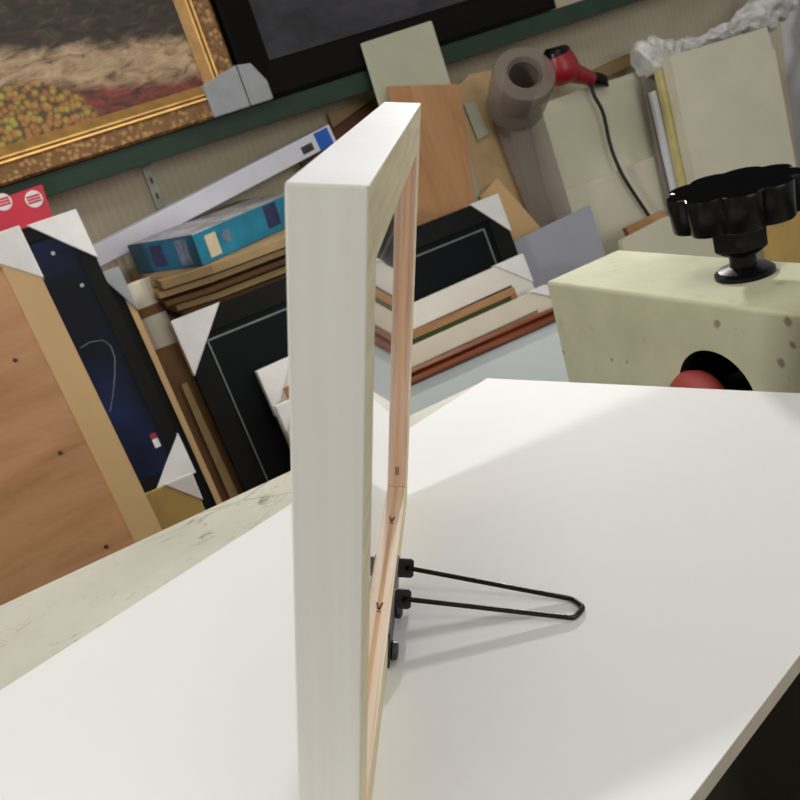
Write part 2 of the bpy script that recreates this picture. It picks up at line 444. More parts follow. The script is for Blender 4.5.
# hinge plate, ears, screws, wire leg
aS1, aS2 = solve_a(612, .006, .003), solve_a(653, .006, .003)
aE1, aE2 = solve_a(568, .019, .006), solve_a(599, .0175, .006)
print('ears', aE1, aE2, 'screws', aS1, aS2)
lo_a, hi_a = aS2-.007, max(aE1, aS1)+.006
plate = mk('hinge_plate', box((lo_a, .001, 0.0), (hi_a, .024, .0012)), M['black_metal'], fr, bevel=.0004)
for a_ in (aS1, aS2):
    bm = bmesh.new()
    lathe(bm, [(.0046, .0012), (.0055, .0024), (.0052, .0046), (.0030, .0056)], 20, None, Matrix.Translation((a_, .0078, 0)))
    mk('screw', bm, M['black_metal'], plate, smooth=False)
ears = []
for a_, b_ in ((aE1, .019), (aE2, .0175)):
    bm = bmesh.new()
    pts = [(.001, b_-.0068), (.0088, b_-.0068), (.0104, b_-.0052), (.0104, b_+.0052), (.0088, b_+.0068), (.001, b_+.0068)]
    fs = prism(bm, pts, -.0007, .0007)
    for v_ in bm.verts: v_.co = Vector((a_+v_.co.z, v_.co.y, v_.co.x))
    mk('hinge_ear', bm, M['black_metal'], plate, bevel=.0003)
    bm = bmesh.new(); lathe(bm, [(.0022, -.0016), (.0022, .0016)], 16, None, Matrix.Translation((a_, b_, .007)) @ Matrix.Rotation(math.pi/2, 4, 'Y'))
    mk('pivot', bm, M['wire'], plate)
    ears.append(O+A*a_+FU*b_+N*.007)
inv = fr.matrix_world.inverted()
rW = .0015
w1 = [ears[0], onz(560, 596, .004), onz(573, 599, rW), onz(584, 607.5, rW)]
w2 = [ears[1], onz(556, 616, .004), onz(574, 618, rW), onz(584, 607.5, rW)]
pts = [ears[0]-A*.004, w1[0], w1[2], w1[3], w2[2], w2[0], ears[1]-A*.004]
# rounded bends
def rounded(pts, k=4, f=0.18, mx=.005):
    out = [pts[0]]
    for i in range(1, len(pts)-1):
        p = pts[i]; d0 = pts[i-1]-p; d1 = pts[i+1]-p; l0 = min(mx, d0.length*.45); l1 = min(mx, d1.length*.45)
        a = p+d0.normalized()*l0; b = p+d1.normalized()*l1
        for j in range(k+1):
            t = j/k; out.append(a*(1-t)**2+p*2*t*(1-t)+b*t*t)
    return out+[pts[-1]]
bm = bmesh.new(); tube(bm, [inv @ p for p in rounded(pts, mx=.003)], rW, 10)
tag(mk('wire_leg', bm, M['wire'], fr, smooth=True), 'thin dark wire easel leg bent into a narrow loop')

# ------------------------------------------------------------------ the cream machine with its knob
xm = ray(-75, 201); xm.z = 0; xm.normalize(); xm = -xm         # along the front, to the right
ym = Vector((-xm.y, xm.x, 0))                                  # into the depth
rm = ray(545.5, 281.5); TLm = EYE + rm*(0.545/rm.x)
ZM = -0.26
hM = TLm.z-ZM
ptop = onz(615, 249, TLm.z); dM = (ptop-TLm).dot(ym)
print('MACHINE h', hM, 'depth', dM, 'TL', TLm, 'dir', xm, 'right end', proj(TLm+xm*.5))
OM = Vector((TLm.x, TLm.y, ZM))
mach = empty('framing_machine', axes(OM, xm, ym, Vector((0, 0, 1))))
tag(mach, 'cream enamelled machine with chipped paint standing behind the white board, under the black knob', 'machine')
def mloc(px, py, plane='front', z=None):
    if plane == 'front': p = onplane(px, py, OM, ym)
    else: p = onz(px, py, OM.z+hM if z is None else z)
    return mach.matrix_world.inverted() @ p
wM = 0.52
best = 9e9
def fpx(x, z): return proj(mach.matrix_world @ Vector((x, 0, z)))
for ci in range(30):
    for cj in range(25):
        c_ = mloc(704+ci, 380+cj*2)
        for r_ in [0.02+.002*q for q in range(25)]:
            e = abs(max(fpx(c_.x+r_*math.cos(t*.1571), c_.z+r_*math.sin(t*.1571))[0] for t in range(40))-758)
            t_ = min(fpx(c_.x+r_*math.cos(t*.1571), c_.z+r_*math.sin(t*.1571))[1] for t in range(40)); e += abs(t_-350)
            e += abs(min(fpx(c_.x+r_*math.cos(t*.1571), c_.z+r_*math.sin(t*.1571))[0] for t in range(40))-680)
            if e < best: best = e; ctr = c_; rH = r_
print('HOLE', best, ctr, rH)
CHIPS = []
for px, py, r in ((788, 322, .0032), (793, 345, .0026), (781, 363, .0032), (717, 324, .0030), (736, 329, .0012), (563, 352, .0022), (612, 360, .0018), (627, 362, .0018)):
    q = mloc(px, py); CHIPS.append((q.x, q.z, r*1.9))
q = mloc(650, 257, 'top'); 
M['machine'] = machine_mat()
bm = bmesh.new(); bx(bm, (0, 0, 0), (wM, dM, hM))
me_tmp = mk('body', bm, [M['machine'], M['hole']], mach, bevel=.004, seg=3)
bmc = bmesh.new(); lathe(bmc, [(rH, -.01), (rH, dM*.75)], 48, None, Matrix.Translation((ctr.x, 0, ctr.z)) @ Matrix.Rotation(-math.pi/2, 4, 'X'))
cut = mk('cutter', bmc, M['hole'], mach)
bo = me_tmp.modifiers.new('hole', 'BOOLEAN'); bo.object = cut; bo.operation = 'DIFFERENCE'; bo.solver = 'EXACT'
try: bo.material_mode = 'TRANSFER'
except Exception: pass
bpy.context.view_layer.update()
dg_ = bpy.context.evaluated_depsgraph_get()
newme = bpy.data.meshes.new_from_object(me_tmp.evaluated_get(dg_))
me_tmp.modifiers.clear(); me_tmp.data = newme
bpy.data.objects.remove(cut)
# red rubber roller inside the opening
rt = mloc(694, 371)
bm = bmesh.new(); rad = rH*0.74
lathe(bm, [(rad*.2, -.002), (rad*.7, 0), (rad*.92, .005), (rad, .014), (rad*.9, .024), (rad*.3, .026)], 40, None, Matrix.Translation((rt.x, -.014, rt.z-rad)) @ Matrix.Rotation(-math.pi/2, 4, 'X'))
mk('roller', bm, M['rubber_red'], mach, smooth=True)
bm = bmesh.new(); lathe(bm, [(rad*.25, .012), (rad*.25, dM*.74)], 20, None, Matrix.Translation((rt.x, 0, rt.z-rad)) @ Matrix.Rotation(-math.pi/2, 4, 'X'))
mk('roller_shaft', bm, M['hole'], mach)

wq = mach.matrix_world.to_3x3(); bs_ = mach.matrix_world.inverted()
mk('column', box((.02, .01, ZF-ZM), (wM-.02, dM-.01, 0)), M['table_dark'], mach, bevel=.003)
kb = onz(745, 274, OM.z+hM); kl = mach.matrix_world.inverted() @ kb
knob = empty('clamp_knob', axes(kb, xm, ym, Vector((0, 0, 1))))
tag(knob, 'large black lobed hand knob on the top of the cream machine', 'knob')
dK = (kb-EYE).dot(R @ Vector((0, 0, 1)))
sK = dK/F                                   # metres per pixel there
print('KNOB dist', dK, 'radius', 64*sK)
bm = bmesh.new()
lathe(bm, [(29*sK, 0), (29*sK, 4*sK), (25*sK, 7*sK), (13*sK, 10*sK), (13*sK, 26*sK)], 36); mk('flange', bm, M['plastic_black'], knob)
bm = bmesh.new()
lathe(bm, [(12*sK, 20*sK), (21*sK, 25*sK), (28*sK, 30*sK), (29*sK, 62*sK)], 6, None, Matrix.Rotation(.2, 4, 'Z'))
hub = mk('hub', bm, M['plastic_black'], knob, bevel=.001)
bm = bmesh.new()
dv = (EYE-kb); dv.z = 0; dv.normalize()
hd = knob.matrix_world.inverted().to_3x3() @ dv
hp = Vector((hd.x, hd.y, 0))*26*sK + Vector((0, 0, 41*sK))
rotm = hp.to_track_quat('Z', 'Y') if False else Vector((hd.x, hd.y, 0)).to_track_quat('Z', 'Y')
lathe(bm, [(5*sK, -2*sK), (5*sK, 3.2*sK)], 16, None, Matrix.Translation(hp) @ rotm.to_matrix().to_4x4()); mk('set_screw', bm, M['hole'], hub)
bm = bmesh.new()
def star(a): return 0.90+0.16*abs(math.sin(4.5*a))**0.65
lathe(bm, [(40*sK, 56*sK), (57*sK, 57*sK), (58.5*sK, 59*sK), (60*sK, 90*sK), (59.4*sK, 92*sK), (58*sK, 92.6*sK), (30*sK, 92*sK), (6*sK, 92*sK)], 128, star, Matrix.Rotation(.35, 4, 'Z'))
bm.normal_update()
bmesh.ops.recalc_face_normals(bm, faces=bm.faces)
for f in bm.faces:
    if f.normal.z > .9: f.material_index = 1
hw = mk('handwheel', bm, [M['plastic_black'], M['plastic_matt']], knob, smooth=True)

# ------------------------------------------------------------------ shelf with the two paintings
zb = ony(300, 113, 2.2).z; zt = zb+.051
print('BEAM', zb, ony(0, 213, 2.2).z, ony(640, 0, 2.2).z, ony(442, 44, 2.2).z)
SX0 = -1.2
sh = empty('wall_shelf', Vector((SX0, 2.2, zb)))
tag(sh, 'long wall shelf with a dark green front edge carrying the two large paintings', 'shelf')
wpart('edge_board', (SX0, 2.2, zb), (XR, 2.22, zt), M['green'], sh, .002)
wpart('shelf_board', (SX0, 2.22, zt-.02), (XR, YW, zt-.002), M['dark_brown'], sh)
# slotted wall strip beneath
p = ony(156, 195, YW)
bm = box((-.012, -.012, -.45), (.012, 0, .08))
for k in range(12): bx(bm, (-.003, -.0125, -.42+k*.04), (.003, -.0119, -.405+k*.04), 1)
tag(mk('slotted_wall_strip', bm, [M['bracket'], M['label_black']], mw=Matrix.Translation(Vector((p.x, YW, zb-.08)))), 'slotted grey metal shelf strip on the wall below the green shelf edge', 'bracket')

def moulding(name, W_, H_, prof, mats, parent, mis=None):
    """prof: (inset from the outer edge, height towards the viewer)"""
    bm = bmesh.new(); rings = []
    for (i_, z_) in prof:
        rings.append([bm.verts.new(c) for c in ((i_, i_, z_), (W_-i_, i_, z_), (W_-i_, H_-i_, z_), (i_, H_-i_, z_))])
    n = len(rings)
    for a in range(n):
        b = (a+1) % n
        for k in range(4):
            f = bm.faces.new((rings[a][k], rings[a][(k+1) % 4], rings[b][(k+1) % 4], rings[b][k]))
            if mis: f.material_index = mis[a]
    return mk(name, bm, mats, parent)
def tri(bm, p, q, r, z0, z1): prism(bm, [p, q, r], z0, z1)

# gold framed painting: outer bottom right corner seen at about (238,113)
gy = 2.23
BR = ony(207, 121, gy); BR.z = zt
print('GOLD BR', proj(BR), 'bottom left', proj(Vector((BR.x-.55, gy, zt))))
WG, HG = 0.95, 0.70
vv = Vector((0, math.sin(.05), math.cos(.05))); nn = Vector((1, 0, 0)).cross(vv)
BR = ony(246, 108, gy-.02); BR.z = zt
g = empty('gold_framed_painting', axes(Vector((BR.x-WG, gy-.01, zt)), Vector((1, 0, 0)), vv, nn))
tag(g, 'large garden painting in an ornate gold frame standing on the green shelf, upper left', 'painting')
fw = 0.080
moulding('moulding', WG, HG, [(0, 0), (0, .03), (.006, .036), (.042, .028), (.045, .036), (.049, .036), (.052, .028), (.055, .033), (.059, .032), (fw, .012), (fw, 0)],
         [M['gold_orn'], M['gold'], M['gold_dull']], g, [0, 0, 0, 1, 1, 2, 1, 1, 2, 0, 0])
bm = bmesh.new(); bx(bm, (-(WG-2*fw), 0, 0), (0, HG-2*fw, .008))
cvs = mk('canvas', bm, painting_mat(), g); cvs.location = (WG-fw, fw, .001)
# grey card corner: a folded box cap around the lower right corner
bm = bmesh.new()
c0 = WG+.004
prism(bm, [(c0-.095, -.000), (c0, -.000), (c0, .100), (c0-.095, .078)], -.004, .042)
mk('corner_protector', bm, M['corner_grey'], g, bevel=.003)

# dark painting further right
dy = 2.235
BL = ony(205, 128, dy); BL.z = zt
xl = ony(215, 10, dy).x
xr = ony(548, 8, dy).x
print('DARK', xl, xr, BR.x)
xl = BR.x+.012
dk = empty('dark_framed_painting', axes(Vector((xl, dy-.01, zt)), Vector((1, 0, 0)), vv, nn))
tag(dk, 'dark painting in a wide black frame standing on the green shelf, top centre', 'painting')
WD = xr-xl
moulding('moulding', WD, .7, [(0, 0), (0, .03), (.01, .034), (.085, .018), (.09, .01), (.09, 0)], [M['black_brown']], dk)
mk('canvas', box((.09, .09, 0), (WD-.09, .61, .006)), dark_painting_mat(), dk)
bm = bmesh.new(); prism(bm, [(0-.006, 0), (.056, 0), (.056, .045), (.030, .094), (-.006, .099)], -.003, .045)
mk('corner_protector', bm, M['corner_grey'], dk, bevel=.003)

# the shelf runs a touch uphill to the right, and carries the paintings with it
piv = Vector((1.0, 2.2, ony(330, 103, 2.2).z))
tiltm = Matrix.Translation(piv) @ Matrix.Rotation(-0.0165, 4, 'Y') @ Matrix.Translation(-piv)
dz = Matrix.Translation((0, 0, piv.z-zb))
for o_ in (sh, bpy.data.objects['gold_framed_painting'], dk): o_.matrix_world = tiltm @ dz @ o_.matrix_world

# ------------------------------------------------------------------ leaning frames
def lean_axes(tl, tr, y0, deg, zbot=ZF, level=None):
    TL = onlean(*tl, y0, deg); TR = onlean(*tr, y0, deg)
    s = Vector((0, math.sin(math.radians(deg)), math.cos(math.radians(deg))))
    if level is not None: TL = Vector((TL.x, TR.y, TR.z - abs(TR.x-TL.x)*level))
    u = (TR-TL).normalized(); W_ = (TR-TL).length
    tilt = math.degrees(math.asin(u.z))
    n = u.cross(s).normalized(); v = n.cross(u).normalized()
    low = min(TL.z, TR.z); h = (low-zbot)/v.z
    Ob = TL - v*h
    return axes(Ob, u, v, n), W_, h, tilt
def corner_cap(g, W_, h, which, a, b, th, mat=None, out=.003):
    bm = bmesh.new()
    if which == 'TL': p = [(-out, h+out), (a, h+out), (-out, h-b)]
    if which == 'TR': p = [(W_+out, h+out), (W_-a, h+out), (W_+out, h-b)]
    if which == 'BR': p = [(W_+out, -0.0), (W_-a, -0.0), (W_+out, b)]
    prism(bm, p, -th-.003, .004)
    return mk('corner_protector', bm, mat or M['corner'], g, bevel=.0015)
def lean_frame(name, label, tl, tr, y0, deg, face, mould_mat, panel_mat, th=.02, caps=(), zbot=ZF, group=None, prof=None):
    mw, W_, h, tilt = lean_axes(tl, tr, y0, deg, zbot)
    print(name, 'W %.2f h %.2f tilt %.1f' % (W_, h, tilt), [round(v, 2) for v in mw.translation])
    g = empty(name, mw); tag(g, label, 'picture frame', group)
    moulding('moulding', W_, h, prof or [(0, -th), (0, 0), (face, 0), (face, -th)], [mould_mat], g)
    if panel_mat: mk('panel', box((face, face, -th+.002), (W_-face, h-face, -.006)), panel_mat, g)
    for c in caps: corner_cap(g, W_, h, *c[:3], th, c[3] if len(c) > 3 else None)
    return g, W_, h
g, W_, h = lean_frame('black_framed_mat', 'wide black frame with a thin silver inner line, leaning behind the white frame', (172, 322), (497, 195), 1.80, 12, .05, M['black_frame'], M['black_mat'],
        .02, (('TL', .115, .13), ('TR', .085, .10)))
# silver line on the mat
pin = g.matrix_world.inverted() @ onlean(207, 340, 1.80, 12)
i0 = pin.x; i1 = h-pin.y; i2 = W_-(g.matrix_world.inverted() @ onlean(485, 228, 1.80, 12)).x; print('silver inset', i0, i1)
bm = bmesh.new()
for (lo, hi) in (((i0, .1, -.0062), (i0+.003, h-i1, -.004)), ((W_-i2-.004, .1, -.0062), (W_-i2, h-i1, -.004)), ((i0, h-i1-.004, -.0062), (W_-i2, h-i1, -.004))): bx(bm, lo, hi)
mk('silver_line', bm, M['silver'], g)
lean_frame('white_picture_frame', 'white picture frame with white card corners leaning in front of the wide black frame', (258, 372), (522, 255), 1.755, 12, .058, M['white_frame'], M['card_dark'],
        .018, (('TL', .085, .11), ('TR', .085, .075)))
g3, W3, h3 = lean_frame('brown_wood_frame', 'brown wooden frame with a green lower edge leaning between the white and beige frames', (285, 388), (514, 287), 1.72, 12, .017, M['brown_frame'], M['green_frame'], .018)
lean_frame('beige_frame', 'beige picture frame leaning behind the red-brown wooden frame', (277, 407), (546, 286), 1.685, 12, .045, M['beige_frame'], M['card_tan'],
        .016, (('TL', .05, .06), ('TR', .05, .03)))
lean_frame('red_brown_frame', 'glossy red-brown wooden frame around a pale sheet, front of the leaning row', (300, 418), (590, 292), 1.645, 12, .036, M['mahogany'], M['pale_print'], .02,
        prof=[(0, -.02), (0, -.004), (.006, .003), (.014, -.003), (.018, .004), (.027, .005), (.034, -.002), (.036, -.006), (.036, -.02)])

# plywood backed frame, nearest on the left
mw, W_, h, tl_ = lean_axes((-330, 366), (18, 228), 1.28, 13, ZF, .025)
print('ply', W_, h, tl_)
g = empty('plywood_backed_frame', mw); tag(g, 'light wood frame with a brown plywood back leaning at the far left', 'picture frame')
fw = .047
moulding('moulding', W_, h, [(0, -.03), (0, 0), (fw, 0), (fw, -.03)], [M['mdf']], g)
mk('plywood_back', box((fw, fw, -.02), (W_-fw, h-fw, -.0035)), M['plywood'], g)
gi = g.matrix_world.inverted()
for px, py in ((15, 360), (60, 453), (106, 547)):
    q = gi @ onlean(px, py, 1.28, 13)
    bm = bmesh.new(); lathe(bm, [(.0035, -.0036), (.0035, -.0022), (.002, -.0018)], 12, None, Matrix.Translation((q.x, q.y, 0)))
    mk('screw', bm, M['nail'], g)
corner_cap(g, W_, h, 'TR', .10, .085, .03)

# navy poster frame
yP, dP = 1.62, 14
mwp, W_, h, tl_ = lean_axes((-120, 285), (75, 211), yP, dP, ZF, .015)
brp = mwp.inverted() @ onlean(199, 471, yP, dP)
print('poster', W_, h, tl_, 'br', brp)
zbot = (mwp @ Vector((W_, brp.y, 0))).z
mwp = mwp @ Matrix.Translation((0, brp.y, 0)); h -= brp.y
g = empty('navy_poster', mwp); tag(g, 'dark navy poster in a black frame leaning behind the plywood-backed frame', 'poster')
fw = .030
moulding('moulding', W_, h, [(0, -.02), (0, 0), (fw, 0), (fw, -.02)], [M['black_frame']], g)
mk('print', box((fw, fw, -.012), (W_-fw, h-fw, -.004)), poster_mat(), g)
gi = g.matrix_world.inverted()
def on_poster(px, py): return gi @ onlean(px, py, yP, dP)
bm = bmesh.new()
cp = [on_poster(*q) for q in ((80, 348), (90, 342), (103, 340), (111, 346), (115, 358), (115, 375), (113, 395), (110, 412))]
tube(bm, [Vector((q.x, q.y, -.004)) for q in cp], .0009, 6); mk('printed_arc', bm, M['silver'], g)
q = on_poster(155, 439)
bm = box((q.x-.006, q.y-.018, -.0042), (q.x+.006, q.y, -.0036)); mk('printed_mark', bm, M['corner'], g)
bm = box((q.x-.006, q.y, -.0042), (q.x+.006, q.y+.012, -.0036)); mk('printed_mark', bm, M['hair_red'], g)
for px, py in ((53, 253), (82, 285)):
    q = on_poster(px, py); bm = bmesh.new(); lathe(bm, [(.004, -.0042), (.004, -.0036)], 12, None, Matrix.Translation((q.x, q.y, 0))); mk('printed_star', bm, M['corner_grey'], g)
corner_cap(g, W_, h, 'TR', .095, .10, .02)
corner_cap(g, W_, h, 'BR', .085, .09, .02)
bp = mwp @ Vector((W_, 0, 0))
tag(mk('low_box', box((bp.x-.75, bp.y-.08, ZF), (bp.x-.02, bp.y+.015, bp.z-.003)), M['card_dark'], bevel=.002), 'brown cardboard box under the navy poster', 'box')

# yellow card with white corner low down
mw, W_, h, tl_ = lean_axes((60, 530), (191, 475), 1.40, 12)
print('yellow', W_, h, tl_)
g = empty('yellow_brown_card', mw); tag(g, 'yellow-brown card with one white corner, low beneath the navy poster', 'cardboard')
mk('sheet', box((0, 0, -.012), (W_, h, 0)), M['yellow_card'], g, bevel=.001)
corner_cap(g, W_, h, 'TR', .05, .05, .012)

# light wood framed picture behind the poster, only its right side shows
mw, W_, h, tl_ = lean_axes((-70, 340), (118, 268), 1.78, 13, ZF, .01)
print('lath', W_, h, tl_)
g = empty('thin_wood_frame', mw); tag(g, 'thin light wood frame with grey corner leaning just right of the navy poster', 'picture frame')
moulding('moulding', W_, h, [(0, -.02), (0, 0), (.013, 0), (.013, -.02)], [M['mdf']], g)
mk('panel', box((.013, .013, -.018), (W_-.013, h-.013, -.004)), M['black_frame'], g)
corner_cap(g, W_, h, 'TR', .045, .10, .02, M['corner_grey'])

def slab(name, label, cat, px, y0, deg, th, mat, group=None, tofloor=False, edge=None, bev=.001):
    """flat sheet with real thickness on a leaning plane; px is its outline"""
    P_ = [onlean(a, b, y0, deg) for a, b in px]
    s = Vector((0, math.sin(math.radians(deg)), math.cos(math.radians(deg)))); u = Vector((1, 0, 0)); n = u.cross(s)
    o = P_[0].copy()
    for q in P_: o.z = min(o.z, q.z)
    o = P_[min(range(len(P_)), key=lambda i: P_[i].z)]
    mw = axes(o, u, s, n); iv = mw.inverted()
    loc = [iv @ q for q in P_]
    if tofloor:
        k = (o.z-ZF)/s.z
        loc = [(Vector((q.x, q.y, 0)) if i not in tofloor else Vector((q.x, -k, 0))) for i, q in enumerate(loc)]
    bm = bmesh.new(); fs = prism(bm, [(q.x, q.y) for q in loc], -th, 0)
    if edge:
        for f in fs[2:]: f.material_index = 1
    ob = mk(name, bm, [mat]+([edge] if edge else []), mw=mw, bevel=bev)
    return tag(ob, label, cat, group)
# brown cardboard between the thin frame and the wide black frame
slab('brown_cardboard_sheet', 'dark brown cardboard sheet leaning beside the left edge of the wide black frame', 'cardboard', [(150, 352), (188, 338), (262, 520), (235, 540)], 1.86, 12, .012, M['card_dark'], tofloor=(2, 3))
slab('cardboard_strip', 'narrow tan cardboard strip leaning against the left edge of the wide black frame', 'cardboard', [(181, 385), (187, 382), (252, 520), (242, 525)], 1.835, 12, .008, M['card'], tofloor=(2, 3))
# paper roll standing beside it
def between(name, label, cat, a, b, r, mat, seg=20, hollow=False, group=None):
    bm = bmesh.new(); d = (b-a); mwx = Matrix.Translation(a) @ d.to_track_quat('Z', 'Y').to_matrix().to_4x4()
    Lr = d.length
    if hollow:
        pr = [(r, 0), (r, Lr), (r*.8, Lr), (r*.78, Lr-.06), (r*.01, Lr-.06)]
    else: pr = [(r*.97, 0), (r, .004), (r, Lr-.004), (r*.97, Lr)]
    lathe(bm, pr, seg); ob = mk(name, bm, mat, mw=mwx, smooth=False)
    return tag(ob, label, cat, group)
t0 = onlean(136, 282, 1.92, 12); b0 = Vector((t0.x+.012, 1.925, ZF+.012))
rl = between('paper_roll', 'white paper roll standing between the thin wood frame and the cardboard stack', 'roll', b0, t0, .036, M['foam2'])
bnd = bmesh.new(); Lr = (t0-b0).length
lathe(bnd, [(.0368, Lr-.085), (.0368, Lr-.062)], 20); mk('tape_band', bnd, M['card_dark'], rl)

# crate that carries the cardboard stack, then the stack, then the teal box
yB = 2.0
zS = ony(200, 308, yB).z
xa, xb = ony(178, 318, yB).x, ony(400, 230, yB).x
tag(mk('storage_crate', box((xa, yB+.0, ZF), (xb, YW-.02, zS-.01)), M['dark_brown'], bevel=.003), 'dark wooden crate behind the wide black frame, under the cardboard stack', 'crate')
zTop = ony(203, 268, 1.93).z
n_s = 5; ths = (zTop-zS+.01)/n_s
udir = Vector((1, .03, 0)).normalized()
for k in range(n_s):
    z0 = zS-.01+k*ths
    e = (k/(n_s-1))
    x0 = xa + .022 - .05*e + random.uniform(-.015, .015); yy0 = yB-.0-.05*e+random.uniform(-.012, .012)
    bm = bmesh.new()
    nx = 14
    prism(bm, [(x0, yy0+.02), (x0+.09+random.uniform(-.02, .03), yy0-.01), (xb-.03, yy0+random.uniform(0, .02)), (xb-.02, YW-.03), (x0-.01, YW-.04)], z0+.0008, z0+ths*(.55+.4*random.random()) if k < n_s-1 else z0+ths)
    where = ['lowest sheet of the folded cardboard stack under the teal box', 'second sheet from the bottom of the cardboard stack under the teal box', 'middle sheet of the cardboard stack under the teal box',
             'second sheet from the top of the cardboard stack under the teal box', 'topmost tan cardboard sheet, directly under the teal box'][k]
    tag(mk('folded_cardboard', bm, M['card'] if k in (4, 1) else M['card_tan' if k == 3 else 'card_dark'], bevel=.001), where, 'cardboard', 'folded cardboard stack')

# teal box
P1 = onz(203, 266, zTop+.001)
ub = Vector((.90, .436, 0)).normalized()
vb = Vector((-ub.y, ub.x, 0))
hB = abs(onplane(193, 234, P1, vb).z-P1.z)
lB = .37
wB = abs((onz(140, 273, zTop+.001)-P1).dot(vb)); wB = .25
print('TEAL', P1, 'h', hB, 'w', wB, 'ub', ub, zTop, 'stack', zS)
g = empty('teal_box', axes(P1, ub, vb, Vector((0, 0, 1)))); tag(g, 'bright teal printed box in clear wrap lying on the cardboard stack', 'box')
bm = bmesh.new(); fs = bx(bm, (0, 0, 0), (lB, wB, hB)); fs[0].material_index = 1; fs[5].material_index = 2; 
mk('carton', bm, [M['teal_side'], M['teal_end'], M['wrap']], g, bevel=.0015)
gi = g.matrix_world.inverted()
def tside(px, py):
    q = gi @ onplane(px, py, P1, vb); return q
for nm, a, b, mt in (('label', (204, 231), (213, 260), 'label_beige'), ('label', (262, 207), (283, 228), 'label_navy')):
    p, q = tside(*a), tside(*b); x0, x1 = sorted((tside(a[0]+3, 245).x if mt=='label_beige' else p.x, tside(b[0]+5, 241).x if mt=='label_beige' else q.x)); z0, z1 = sorted((p.z, q.z))
    if nm and mt == 'label_beige': z0, z1 = hB*.12, hB*.82
    else: z0, z1 = hB*.2, hB*.95
    mk(nm, box((x0, -.0006, z0), (x1, .0004, z1)), M[mt], g)
q = tside(228, 238)
bm = bmesh.new(); lathe(bm, [(.014, 0), (.014, .0008)], 24, None, Matrix.Translation((q.x, .0002, hB*.55)) @ Matrix.Rotation(math.pi/2, 4, 'X')); mk('round_seal', bm, M['label_grey'], g)
mk('label', box((-.0006, wB*.12, hB*.1), (.0004, wB*.28, hB*.9)), M['label_grey'], g)
mk('label', box((-.0006, wB*.5, hB*.15), (.0004, wB*.68, hB*.85)), M['label_navy'], g)

# long white carton leaning up behind the teal box
pa, pb = ony(95, 256, 2.265), ony(329, 134, 2.262)
d = (pb-pa); Lw = d.length; u = d.normalized(); n = Vector((0, -1, 0)); n = (n-u*n.dot(u)).normalized(); v = n.cross(u)
hW = .050
g = empty('long_white_carton', axes(pa, u, v, n)); tag(g, 'long thin white carton with a blue end label, slanting up behind the teal box', 'box')
mk('carton', box((-.1, -hW/2, -.02), (Lw, hW/2, .03)), M['white_card'], g, bevel=.002)
mk('label', box((Lw-.052, -.024, .0298), (Lw-.010, .022, .0308)), M['label_blue'], g)
mk('label', box((Lw-.100, -.014, .0298), (Lw-.066, .006, .0308)), M['label_black'], g)

# red box top left
slab('red_box', 'bright red box with white round prints at the left edge above the plywood-backed frame', 'box', [(-60, 220), (42, 184), (53, 217), (95, 330), (-60, 400)], 1.92, 8, .06, M['red_card'], bev=.003, tofloor=(3, 4))
rb = bpy.data.objects['red_box']
ri = rb.matrix_world.inverted()
for px, py in ((3, 202), (34, 199)):
    q = ri @ onlean(px, py, 1.92, 8)
    bm = bmesh.new(); lathe(bm, [(.018, 0), (.018, .001)], 28, None, Matrix.Translation((q.x, q.y, 0)))
    dsc = mk('round_print', bm, M['corner'], rb)
    bm = bmesh.new()
    for k in (-1, 0, 1): bx(bm, (q.x-.014, q.y+k*.006-.0022, .0008), (q.x+.014, q.y+k*.006+.0022, .0014))
    mk('print_lines', bm, M['red_card'], dsc)

# ------------------------------------------------------------------ boards in the middle and on the right
slab('grey_green_board', 'pale grey-green foam board leaning in front of the green shelf edge and dark painting', 'board', [(361, 43), (432, 20), (456, 98), (497, 300), (440, 325)], 2.00, 9, .01, M['foam_green'], tofloor=(3, 4), bev=.004)
slab('orange_brown_board', 'orange-brown board leaning just behind the top of the standing frame', 'board', [(388, 86), (459, 84), (476, 205), (505, 330), (430, 360)], 1.96, 9, .012, M['card_orange'], tofloor=(3, 4))
slab('tan_cardboard_sheet', 'tan cardboard sheet leaning to the right of the orange-brown board', 'cardboard', [(452, 92), (470, 74), (492, 70), (545, 250), (560, 300), (500, 320)], 2.045, 9, .008, M['card_tan'], tofloor=(4, 5))
slab('small_pale_card', 'small pale card leaning against the tan cardboard sheet', 'card', [(464, 104), (474, 100), (489, 134), (478, 140)], 2.034, 9, .004, M['foam_green'])
slab('wood_offcut', 'tan wedge-shaped board standing right of the wide black frame corner', 'board', [(480, 196), (498, 178), (541, 228), (553, 262), (512, 268)], 1.98, 9, .012, M['mdf'], tofloor=(3, 4))
slab('grey_board', 'flat grey board leaning in front of the pale foam boards, left of the machine', 'board', [(510, 243), (590, 205), (618, 290), (545, 330)], 1.85, 9, .01, M['grey_board'], tofloor=(2, 3))
slab('tall_foam_board', 'large pale foam board leaning behind the black cord', 'board', [(526, 110), (585, 88), (656, 66), (690, 200), (700, 300), (580, 340)], 2.085, 9, .012, M['foam'], tofloor=(4, 5))
slab('low_foam_board', 'whitish lower foam board leaning in front of the large pale one under the cord', 'board', [(549, 197), (655, 156), (675, 225), (690, 300), (600, 330)], 2.066, 9, .010, M['foam2'], tofloor=(3, 4))
# wood ledge on top of the boards
slab('wooden_batten', 'narrow brown wooden batten on the wall above the tall foam board', 'wood strip', [(588, 74), (632, 53), (637, 63), (592, 84)], 2.318, 0.01, .03, M['card'])
